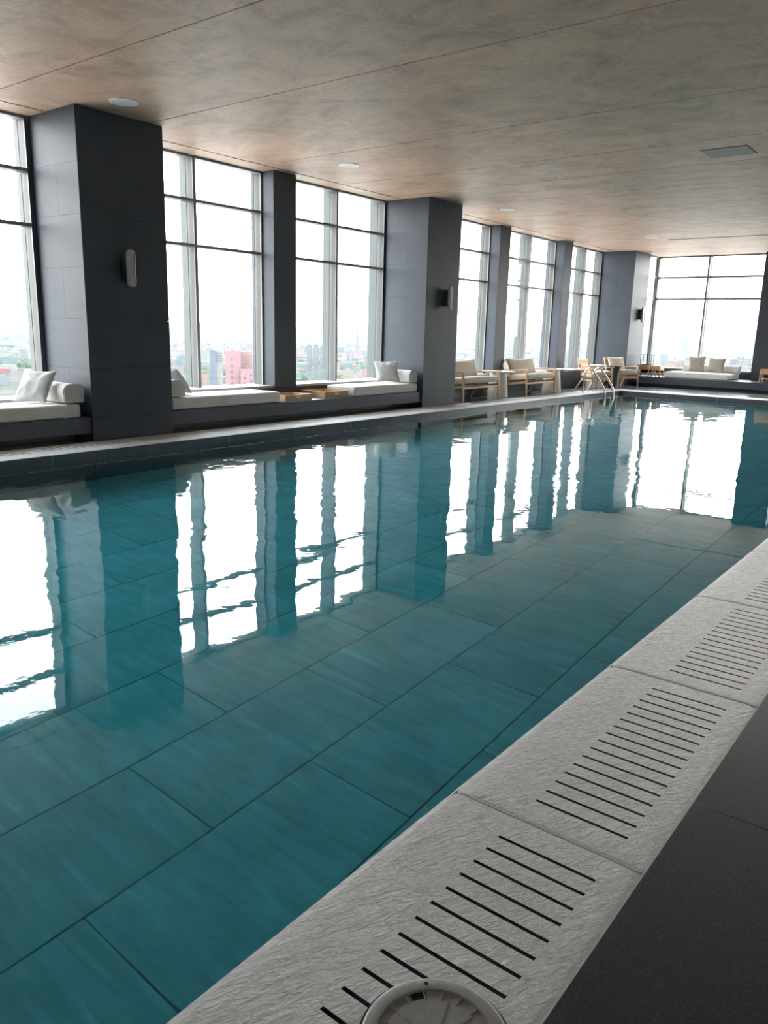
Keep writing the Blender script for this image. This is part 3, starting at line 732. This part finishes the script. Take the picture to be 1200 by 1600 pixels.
for z in (0.008, 0.284):
    MB().box(-0.117, 0.117, -0.157, -0.143, z-0.008, z+0.008).box(-0.117, 0.117, 0.143, 0.157, z-0.008, z+0.008).box(-0.117, -0.103, -0.143, 0.143, z-0.008, z+0.008).box(0.103, 0.117, -0.143, 0.143, z-0.008, z+0.008).build('ring_frame', M['black'], t)
MB().lathe([(0.01, 0.016), (0.02, 0.02), (0.02, 0.27), (0.012, 0.33), (0.004, 0.34)], 12).build('finial_rod', M['black'], t, smooth=True)
MB().box(-0.012, 0.012, -0.143, 0.143, 0.278, 0.29).build('cross_bar', M['black'], t)

# ------------------------------------------------------------------ lounge seating
def seat(loc, rz, width, label, cat, name, group=None, back='cushion', n_cush=1):
    t = empty(name, loc, rz); tag(t, label, cat, group); W = width/2; w_ = M['wood']
    for s in (-1, 1):
        x = s*(W-0.03)
        MB().bar((x+s*0.015, -0.335, 0.0), (x, -0.30, 0.56), 0.03, 0.032, 0.05, 0.045, up=(1, 0, 0)).build('front_leg', w_, t, bevel=0.006, bseg=1)
        MB().bar((x+s*0.01, 0.36, 0.0), (x-s*0.02, 0.14, 0.33), 0.028, 0.034, 0.04, 0.05, up=(1, 0, 0)).build('rear_leg', w_, t, bevel=0.006, bseg=1)
        MB().bar((x-s*0.03, 0.16, 0.20), (x-s*0.03, 0.40, 0.80), 0.032, 0.045, 0.026, 0.03, up=(1, 0, 0)).build('back_post', w_, t, bevel=0.006, bseg=1)
        am = MB(); am.bar((x, -0.36, 0.585), (x, 0.0, 0.565), 0.06, 0.026, 0.075, 0.026).bar((x, 0.0, 0.565), (x-s*0.02, 0.30, 0.535), 0.075, 0.026, 0.04, 0.024)
        am.build('armrest', w_, t)
        MB().bar((x, -0.31, 0.30), (x-s*0.02, 0.24, 0.235), 0.028, 0.055).build('side_rail', w_, t, bevel=0.005, bseg=1)
        MB().bar((x, -0.31, 0.385), (x-s*0.02, 0.26, 0.33), 0.022, 0.035).build('side_rail', w_, t, bevel=0.005, bseg=1)
    MB().bar((-W+0.04, -0.305, 0.275), (W-0.04, -0.305, 0.275), 0.03, 0.05).build('front_rail', w_, t, bevel=0.006, bseg=1)
    MB().bar((-W+0.05, 0.235, 0.235), (W-0.05, 0.235, 0.235), 0.03, 0.05).build('rear_rail', w_, t, bevel=0.006, bseg=1)
    MB().bar((-W+0.06, 0.385, 0.755), (W-0.06, 0.385, 0.755), 0.025, 0.06).build('back_rail', w_, t, bevel=0.006, bseg=1)
    MB().bar((-W+0.06, 0.29, 0.52), (W-0.06, 0.29, 0.52), 0.022, 0.05).build('back_rail', w_, t, bevel=0.006, bseg=1)
    MB().bar((0, -0.32, 0.285), (0, 0.25, 0.235), 0.04, 0.04).build('centre_stretcher', w_, t, bevel=0.006, bseg=1)
    c = soft_box(width-0.11, 0.60, 0.115, 0.045, 0.03, 3); o = link('seat_cushion', c, t); c.materials.append(M['beige'])
    o.location = (0, -0.05, 0.335); o.rotation_euler = (-0.10, 0, 0)
    if back == 'cushion':
        for k in range(n_cush):
            ww = (width-0.15)/n_cush
            o = link('back_cushion', pillow_mesh(ww, 0.45, 0.15, 7+k), t); o.data.materials.append(M['beige'])
            o.location = (-(width-0.15)/2+ww*(k+0.5), 0.20, 0.60); o.rotation_euler = (-0.37, 0, 0)
    else:
        for z, y_, h in ((0.70, 0.365, 0.13), (0.545, 0.30, 0.13), (0.40, 0.245, 0.09)):
            MB().bar((-W+0.06, y_, z), (W-0.06, y_, z), 0.014, h).build('back_slat', M['wood_orange'], t, bevel=0.004, bseg=1)
    return t
GS = 'ash framed lounge seats along the windows'
seat((13.94, 8.66, 0), 0.0, 1.44, 'ash framed two seat sofa with beige cushions, half hidden by the second column', 'sofa', 'two_seat_sofa', GS)
seat((16.60, 8.66, 0), 0.0, 1.46, 'ash framed two seat sofa with beige cushions between the two pale pedestal tables', 'sofa', 'two_seat_sofa', GS)
seat((19.50, 8.27, 0), -0.65+PI/2, 0.66, 'ash armchair with orange slatted back turned to the viewer, behind the pool ladder', 'armchair', 'lounge_armchair', GS, 'slats')
seat((21.12, 8.22, 0), -0.50, 0.70, 'ash armchair with beige back cushion facing the pool, right of the black table', 'armchair', 'lounge_armchair', GS)
def ped_table(x, y, label, s=1.0, h=0.555):
    t = empty('pedestal_table', (x, y, 0)); tag(t, label, 'side table', 'pale pedestal side tables by the seats')
    MB().lathe([(0.235*s, 0.0), (0.235*s, 0.012), (0.185*s, h-0.10), (0.18*s, h-0.028)], 40).build('pedestal', M['concrete'], t, smooth=True)
    MB().lathe([(0.33*s, h-0.030), (0.352*s, h-0.024), (0.355*s, h-0.008), (0.345*s, h)], 48).build('table_top', M['concrete'], t, smooth=True)
ped_table(15.24, 8.70, 'pale round pedestal table between the two sofas')
ped_table(17.78, 8.64, 'pale round pedestal table at the far end of the second sofa')
ped_table(20.35, 8.66, 'pale round pedestal table behind the slatted armchair', 0.9, 0.60)
t = empty('round_side_table', (20.36, 8.13, 0)); tag(t, 'small black round table between the two armchairs', 'side table')
MB().lathe([(0.10, 0.0), (0.105, 0.01), (0.135, 0.40), (0.175, 0.565)], 32).build('pedestal', M['black'], t, smooth=True)
MB().lathe([(0.19, 0.565), (0.205, 0.57), (0.205, 0.588), (0.195, 0.595)], 40).build('table_top', M['black'], t, smooth=True)

# ------------------------------------------------------------------ the city far below, and its haze
GZ = -75.0
def ray(px, py=541.0):
    return (fw*F_PX + rr*(px-600) - uu*(py-800))
def at(px, D, py=600.0):
    r = ray(px, py); h = Vector((r.x, r.y, 0)).normalized(); return h*D
def z_at(px, py, D):
    r = ray(px, py); return CAM_H + D*r.z/math.hypot(r.x, r.y)
CITY = [plain('city_wall_%d' % i, c, 0.9, spec=0.1, var=0.08, vs=0.2, kind='World') for i, c in enumerate([
    (0.098, 0.095, 0.088), (0.078, 0.081, 0.083), (0.107, 0.091, 0.078), (0.088, 0.075, 0.065), (0.065, 0.072, 0.078), (0.111, 0.108, 0.104), (0.104, 0.078, 0.068), (0.058, 0.075, 0.075)])]
PINK = plain('pink_render', (0.128, 0.074, 0.078), 0.9, spec=0.1, var=0.05, vs=0.2); PINK2 = plain('salmon_render', (0.135, 0.085, 0.078), 0.9, spec=0.1, var=0.05, vs=0.2)
CDARK = plain('city_window_glass', (0.029, 0.033, 0.042), 0.4, spec=0.2); CBLUE = plain('blue_grey_facade', (0.052, 0.065, 0.078), 0.8, spec=0.1); CRED = plain('red_roof_sheet', (0.104, 0.039, 0.039), 0.8, spec=0.1)
CLEAF = plain('city_foliage', (0.036, 0.055, 0.029), 0.95, spec=0.05, var=0.3, vs=0.05, kind='World')
def m_ground():
    m, nt, b, o = mat('city_ground'); v = coords(nt, kind='World')
    f = noise(nt, v, 0.012, 6, 0.65); g = noise(nt, v, 0.0016, 4, 0.55)
    c = ramp(nt, f, [(0.35, (0.030, 0.036, 0.030)), (0.5, (0.055, 0.053, 0.048)), (0.62, (0.075, 0.071, 0.064))])
    c = mixc(nt, c, ramp(nt, g, [(0.4, (0.75, 0.9, 0.72)), (0.6, (1.1, 1.05, 1.0))]), 0.8, 'MULTIPLY')
    nt.links.new(c, b.inputs['Base Color']); b.inputs['Roughness'].default_value = 1.0; b.inputs['Specular IOR Level'].default_value = 0.0; return m
gm = MB(); N = 48
gm.add([(30000*math.cos(2*PI*k/N), 30000*math.sin(2*PI*k/N), GZ) for k in range(N)], [tuple(range(N))])
city_ground = gm.build('city_ground', m_ground(), kind='structure')
MB().add([(820*math.cos(2*PI*k/N), 820*math.sin(2*PI*k/N), GZ+0.4) for k in range(N)], [tuple(range(N))]).build('bounce_ground_disc', plain('pale_bounce_ground', (0.42, 0.40, 0.37), 0.9, spec=0.1, var=0.15, vs=0.05, kind='World'), kind='structure')  # unseen pale disc below the sills, added to bounce light onto the ceiling
def block(px0, px1, py, D, depth, m, name='building', parent=None, base=None):
    """a block whose camera-facing front spans two picture columns at distance D"""
    a, b_ = at(px0, D), at(px1, D); c = (a+b_)/2; wd = (b_-a).length; rz = math.atan2((b_-a).y, (b_-a).x)
    zt = z_at((px0+px1)/2, py, D); h = zt-GZ if base is None else zt-base
    o = MB().box(-wd/2, wd/2, 0, depth, 0, h).build(name, m, parent); n = Vector((-math.sin(rz), math.cos(rz)))
    s = 1 if n.dot(c.xy.normalized()) > 0 else -1
    if parent is None: o.location = (c.x, c.y, GZ if base is None else base); o.rotation_euler = (0, 0, rz if s > 0 else rz)
    return o, wd, h, c, rz
def rel_tower(label, cat, px0, px1, D, blocks, windows=None, group=None, name='city_building'):
    """one thing: an Empty at the middle of its footprint, axes along the picture plane; blocks are (px0, px1, py_top, back offset, depth, mat)"""
    c = at((px0+px1)/2, D); rz = math.atan2(c.y, c.x) - PI/2
    t = empty(name, (c.x, c.y, GZ), rz); tag(t, label, cat, group); k = D/(F_PX*math.hypot(1, 0))
    inv = (Matrix.Translation(t.location) @ Matrix.Rotation(rz, 4, 'Z')).inverted()
    def lx(px): return (inv @ Vector((*at(px, D).xy, GZ))).x
    for nm, a, b_, py, y0, dep, m in blocks:
        zt = z_at((a+b_)/2, py, D)-GZ
        if nm == 'roof_unit': MB().box(lx(a), lx(b_), y0, y0+dep, zt-3, zt).build(nm, m, t)
        else: MB().box(lx(a), lx(b_), y0, y0+dep, 0, zt).build(nm, m, t)
    for a, b_, pys, hh, y0, m in (windows or []):
        for py in pys:
            zt = z_at((a+b_)/2, py, D)-GZ; MB().box(lx(a), lx(b_), y0-0.25, y0+0.1, zt-hh, zt).build('window', m, t)
    return t
rel_tower('pink tower block rising left of the narrow pier, seen through the long window', 'building', 353, 402, 480,
          [('main_block', 353, 377, 548.5, 0, 18, PINK), ('rear_block', 376, 395, 550, 5, 14, PINK2), ('low_block', 376.5, 404, 577, -4, 8, PINK), ('roof_unit', 361, 367, 546.5, 6, 4, CITY[5]), ('roof_unit', 386, 391, 548, 9, 4, CITY[5])],
          [(361.5, 364.5, [560, 569.5, 579, 588, 597.5], 1.4, 0, CDARK), (383, 392, [556, 562, 568], 1.0, 5, CITY[3]), (381, 384, [588, 597], 1.3, -4, CDARK), (391, 394, [584, 593], 1.3, -4, CDARK)])
rel_tower('blue grey office slab just left of the pink tower block', 'building', 329, 349, 900,
          [('main_block', 329, 337, 546.5, 0, 15, CBLUE), ('wing', 337, 349, 548.5, 4, 14, CITY[5])], [(339, 348, [551, 555, 559, 563], 1.6, 4, CBLUE)])
for a, b_, py, lab in ((480, 487, 540, 'slim pale apartment tower, the left of three in the window before the second column'), (490, 497, 539, 'slim pale apartment tower, the middle of three in the window before the second column'), (500, 507, 541, 'slim pale apartment tower, the right of three in the window before the second column')):
    rel_tower(lab, 'building', a, b_, 1000, [('main_block', a, b_, py, 0, 14, CITY[4]), ('roof_unit', a+2, a+4.5, py-2.2, 4, 5, CITY[1])], [(a+1, b_-1, [py+3.5+3.6*k for k in range(7)], 1.3, 0, CITY[5])])
rel_tower('tall hazy tower alone on the horizon in the end window', 'building', 1059, 1068, 4200, [('main_block', 1059.5, 1068.5, 531, 0, 34, CBLUE), ('upper_block', 1064, 1068, 526.5, 8, 18, CBLUE)])
rel_tower('pale slab block behind the exposed end of the bolster at the end window', 'building', 1136, 1169, 760, [('main_block', 1136, 1169, 560, 0, 24, CITY[1]), ('roof_unit', 1147, 1151, 557.5, 8, 6, CITY[4]), ('roof_unit', 1154, 1157, 557.8, 8, 5, CITY[4])], [(1138, 1146, [563, 567, 571], 1.1, 0, CBLUE), (1150, 1166, [563, 567, 571], 1.1, 0, CITY[5])])
rel_tower('cream and pink group of blocks low in the left half of the end window', 'building', 1050, 1080, 900, [('main_block', 1050, 1055, 565, 0, 16, CITY[6]), ('wing', 1056, 1066, 562.5, 4, 16, CITY[5]), ('wing', 1067, 1078, 563.5, 2, 16, CITY[2])], [(1058, 1059.5, [566, 570, 574], 1.4, 4, CITY[3]), (1062, 1063.5, [566, 570, 574], 1.4, 4, CITY[3]), (1070, 1071.5, [567, 571, 575], 1.4, 2, CITY[3])])
t = rel_tower('pale ribbed office block behind the far end of the second sofa', 'building', 819, 846, 620, [('main_block', 819, 846, 557.5, 0, 18, CITY[5])])
rel_tower('long hall with a red roof edge at the left picture edge', 'building', -40, 17.5, 1150, [('main_block', -40, 17.5, 577, 1, 30, CITY[5]), ('roof_band', -40, 17.5, 576, 0, 32, CRED), ('front_block', -40, 16, 584, -8, 8, CITY[1])], [(a, a+3, [588.5, 594], 3.0, -8, CDARK) for a in (-30, -22, -14, -6, 1, 7)])
rel_tower('small pink block at the right edge of the leftmost window', 'building', 41, 52, 1000, [('main_block', 41.5, 51, 577.5, 0, 16, PINK), ('wing', 38, 42, 585, -4, 12, CITY[6])])
tm = empty('antenna_mast', at(557, 2600).xy.to_3d()+Vector((0, 0, GZ))); tag(tm, 'thin hazy antenna mast on the horizon before the second column', 'antenna')
zt = z_at(557, 512, 2600)-GZ
MB().tube([(0, 0, 0), (0, 0, zt*0.62), (0, 0, zt)], [6, 3.0, 1.0], 8).build('mast', CITY[4], tm); MB().tube([(0, 0, zt*0.60), (0, 0, zt*0.66)], [7, 7], 10).build('platform', CITY[4], tm)
rng = random.Random(11)
protos = []
for i in range(24):
    wd, dp, h = rng.uniform(10, 26), rng.uniform(10, 22), rng.choice([5, 6, 7, 9, 12, 15, 20])*rng.uniform(0.8, 1.2)
    m = MB().box(-wd/2, wd/2, -dp/2, dp/2, 0, h)
    for (a, b_, c, d) in ((-wd/2, wd/2, -dp/2, -dp/2+0.5), (-wd/2, wd/2, dp/2-0.5, dp/2), (-wd/2, -wd/2+0.5, -dp/2, dp/2), (wd/2-0.5, wd/2, -dp/2, dp/2)): m.box(a, b_, c, d, h, h+0.9)
    m.box(-wd*0.3, -wd*0.02, -dp*0.1, dp*0.3, h, h+2.6)
    if i % 2: m.box(wd/2, wd*0.95, -dp*0.3, dp/2, 0, h*0.6)
    me = bpy.data.meshes.new('city_house'); me.from_pydata(m.v, [], m.f); protos.append((me, h))
made = []
for m_ in CITY + [PINK2]:
    for me, h in protos[:]:
        q = me.copy(); q.materials.append(m_); made.append(q)
def spot(D0, D1):
    az = math.radians(rng.uniform(9, 68)); D = math.sqrt(rng.uniform(D0*D0, D1*D1)); return Vector((D*math.cos(az), D*math.sin(az), GZ))
CNAME = ['cream', 'pale grey', 'sandy', 'tan', 'slate grey', 'white', 'rosy', 'greenish grey', 'salmon']
VIEWS = [(2, 44, 'leftmost window', 5), (263, 288, 'narrow left light of the long mattress window', 3), (309, 352, 'long mattress window left of the pink tower', 5), (464, 506, 'left light of the window before the second column', 5),
         (530, 576, 'right light of the window before the second column', 6), (717, 745, 'window over the first sofa', 4), (790, 812, 'left light of the second sofa window', 2), (831, 855, 'right light of the second sofa window', 3),
         (919, 938, 'window beside the slatted armchair', 2), (1024, 1092, 'left light of the end window', 7), (1104, 1172, 'right light of the end window', 7)]
DIST = [(1020, 1300, 'nearest rooftops'), (1350, 1800, 'middle distance'), (1900, 2700, 'far haze')]
used = {}
placed = [o.location.copy() for o in S.objects if o.parent is None and o.name.startswith(('city_building', 'antenna'))]
def clear_of(p, d): return all((p.x-q.x)**2+(p.y-q.y)**2 > d*d for q in placed)
for px0, px1, where, cnt in VIEWS:
    for (d0, d1, far_) in DIST:
        for k in range(cnt):
            ci = rng.randrange(9); px = px0+(px1-px0)*(k+rng.uniform(0.25, 0.75))/cnt
            key = (where, far_, ci)
            while key in used: ci = (ci+1) % 9; key = (where, far_, ci)
            used[key] = 1
            me = made[ci*len(protos)+rng.randrange(len(protos))]
            for attempt in range(600):
                D = rng.uniform(d0, d1); p = at(px+rng.uniform(-6, 6), D)
                if clear_of(p, 66): break
            placed.append(p)
            o = link('city_house', me); o.location = (p.x, p.y, GZ); o.rotation_euler = (0, 0, rng.uniform(0, PI)); q = rng.uniform(0.8, 1.1); o.scale = (q, q, q)
            tag(o, '%s flat roofed building, %s, %s' % (CNAME[ci], where, far_), 'building', 'low buildings of the hazy city')
sp = MB(); spm = []
for k in range(7600):                               # the sprawl around and behind, too many and too small to tell apart
    p = spot(1000, 9000) if k > 1600 else spot(1000, 2600); r = rng.uniform(0, PI)
    if p.length < 2750 and not clear_of(p, 40): continue
    c, q = math.cos(r), math.sin(r); a, b_, h = rng.uniform(6, 18), rng.uniform(6, 14), rng.choice([5, 6, 8, 9, 12, 16, 30 if rng.random() < 0.25 else 10])
    vs = [(p.x+x*c-y*q, p.y+x*q+y*c, p.z+z) for z in (0, h) for x, y in ((-a, -b_), (a, -b_), (a, b_), (-a, b_))]
    sp.add(vs, [(4, 5, 6, 7), (0, 1, 5, 4), (1, 2, 6, 5), (2, 3, 7, 6), (3, 0, 4, 7)]); spm += [k % len(CITY)]*5
o = sp.build('city_sprawl', CITY[0], city_ground, kind='stuff'); o['label'] = 'distant sprawl of tiny pale roofs fading into the haze'
for m_ in CITY[1:]: o.data.materials.append(m_)
o.data.polygons.foreach_set('material_index', spm); o.data.update()
tr = MB()
ico = bmesh.new(); bmesh.ops.create_icosphere(ico, subdivisions=1, radius=1); iv = [v.co.copy() for v in ico.verts]; iff = [[v.index for v in f.verts] for f in ico.faces]; ico.free()
cl = [spot(1000, 4500) for k in range(70)] + [at(px, D) + Vector((0, 0, GZ)) for px, D in ((478, 1150), (488, 1100), (497, 1180), (505, 1120), (345, 1250), (332, 1300), (15, 1700), (20, 2300), (28, 1500), (470, 1000), (575, 1500))]
for p in cl:
    for k in range(26):
        q = p + Vector((rng.gauss(0, 30), rng.gauss(0, 30), rng.uniform(3, 7))); r = rng.uniform(4, 8)
        if not clear_of(q, 26): continue
        tr.add([q+v*r*rng.uniform(0.8, 1.2) for v in iv], iff)
o = tr.build('city_trees', CLEAF, city_ground, kind='stuff', smooth=True); o['label'] = 'green clumps of distant tree crowns between the pale roofs'
hl = MB(); n = 60; vs = []; fs = []
for k in range(n+1):
    az = math.radians(0+80*k/n); hgt = 70+70*mnoise.noise(Vector((k*0.16, 3, 0)))+30*mnoise.noise(Vector((k*0.5, 9, 0))) + 75
    for d, z in ((11000, GZ), (12500, GZ+hgt*0.9), (14500, GZ+hgt), (17000, GZ)): vs.append((d*math.cos(az), d*math.sin(az), z))
for k in range(n):
    for j in range(3): fs.append((k*4+j, k*4+j+1, k*4+j+5, k*4+j+4))
hl.add(vs, fs).build('hills', CITY[7], kind='structure', smooth=True)
hm = bpy.data.materials.new('city_haze'); hm.use_nodes = True; nt = hm.node_tree; nt.nodes.clear()
o_ = nt.nodes.new('ShaderNodeOutputMaterial'); vsn = nt.nodes.new('ShaderNodeVolumeScatter')
vsn.inputs['Color'].default_value = (0.82, 0.94, 1.0, 1); vsn.inputs['Density'].default_value = 1/28000; vsn.inputs['Anisotropy'].default_value = 0.0
nt.links.new(vsn.outputs[0], o_.inputs['Volume'])
MB().box(-4000, 22000, 60, 22000, GZ-1, 420).build('city_haze', hm, kind='structure')
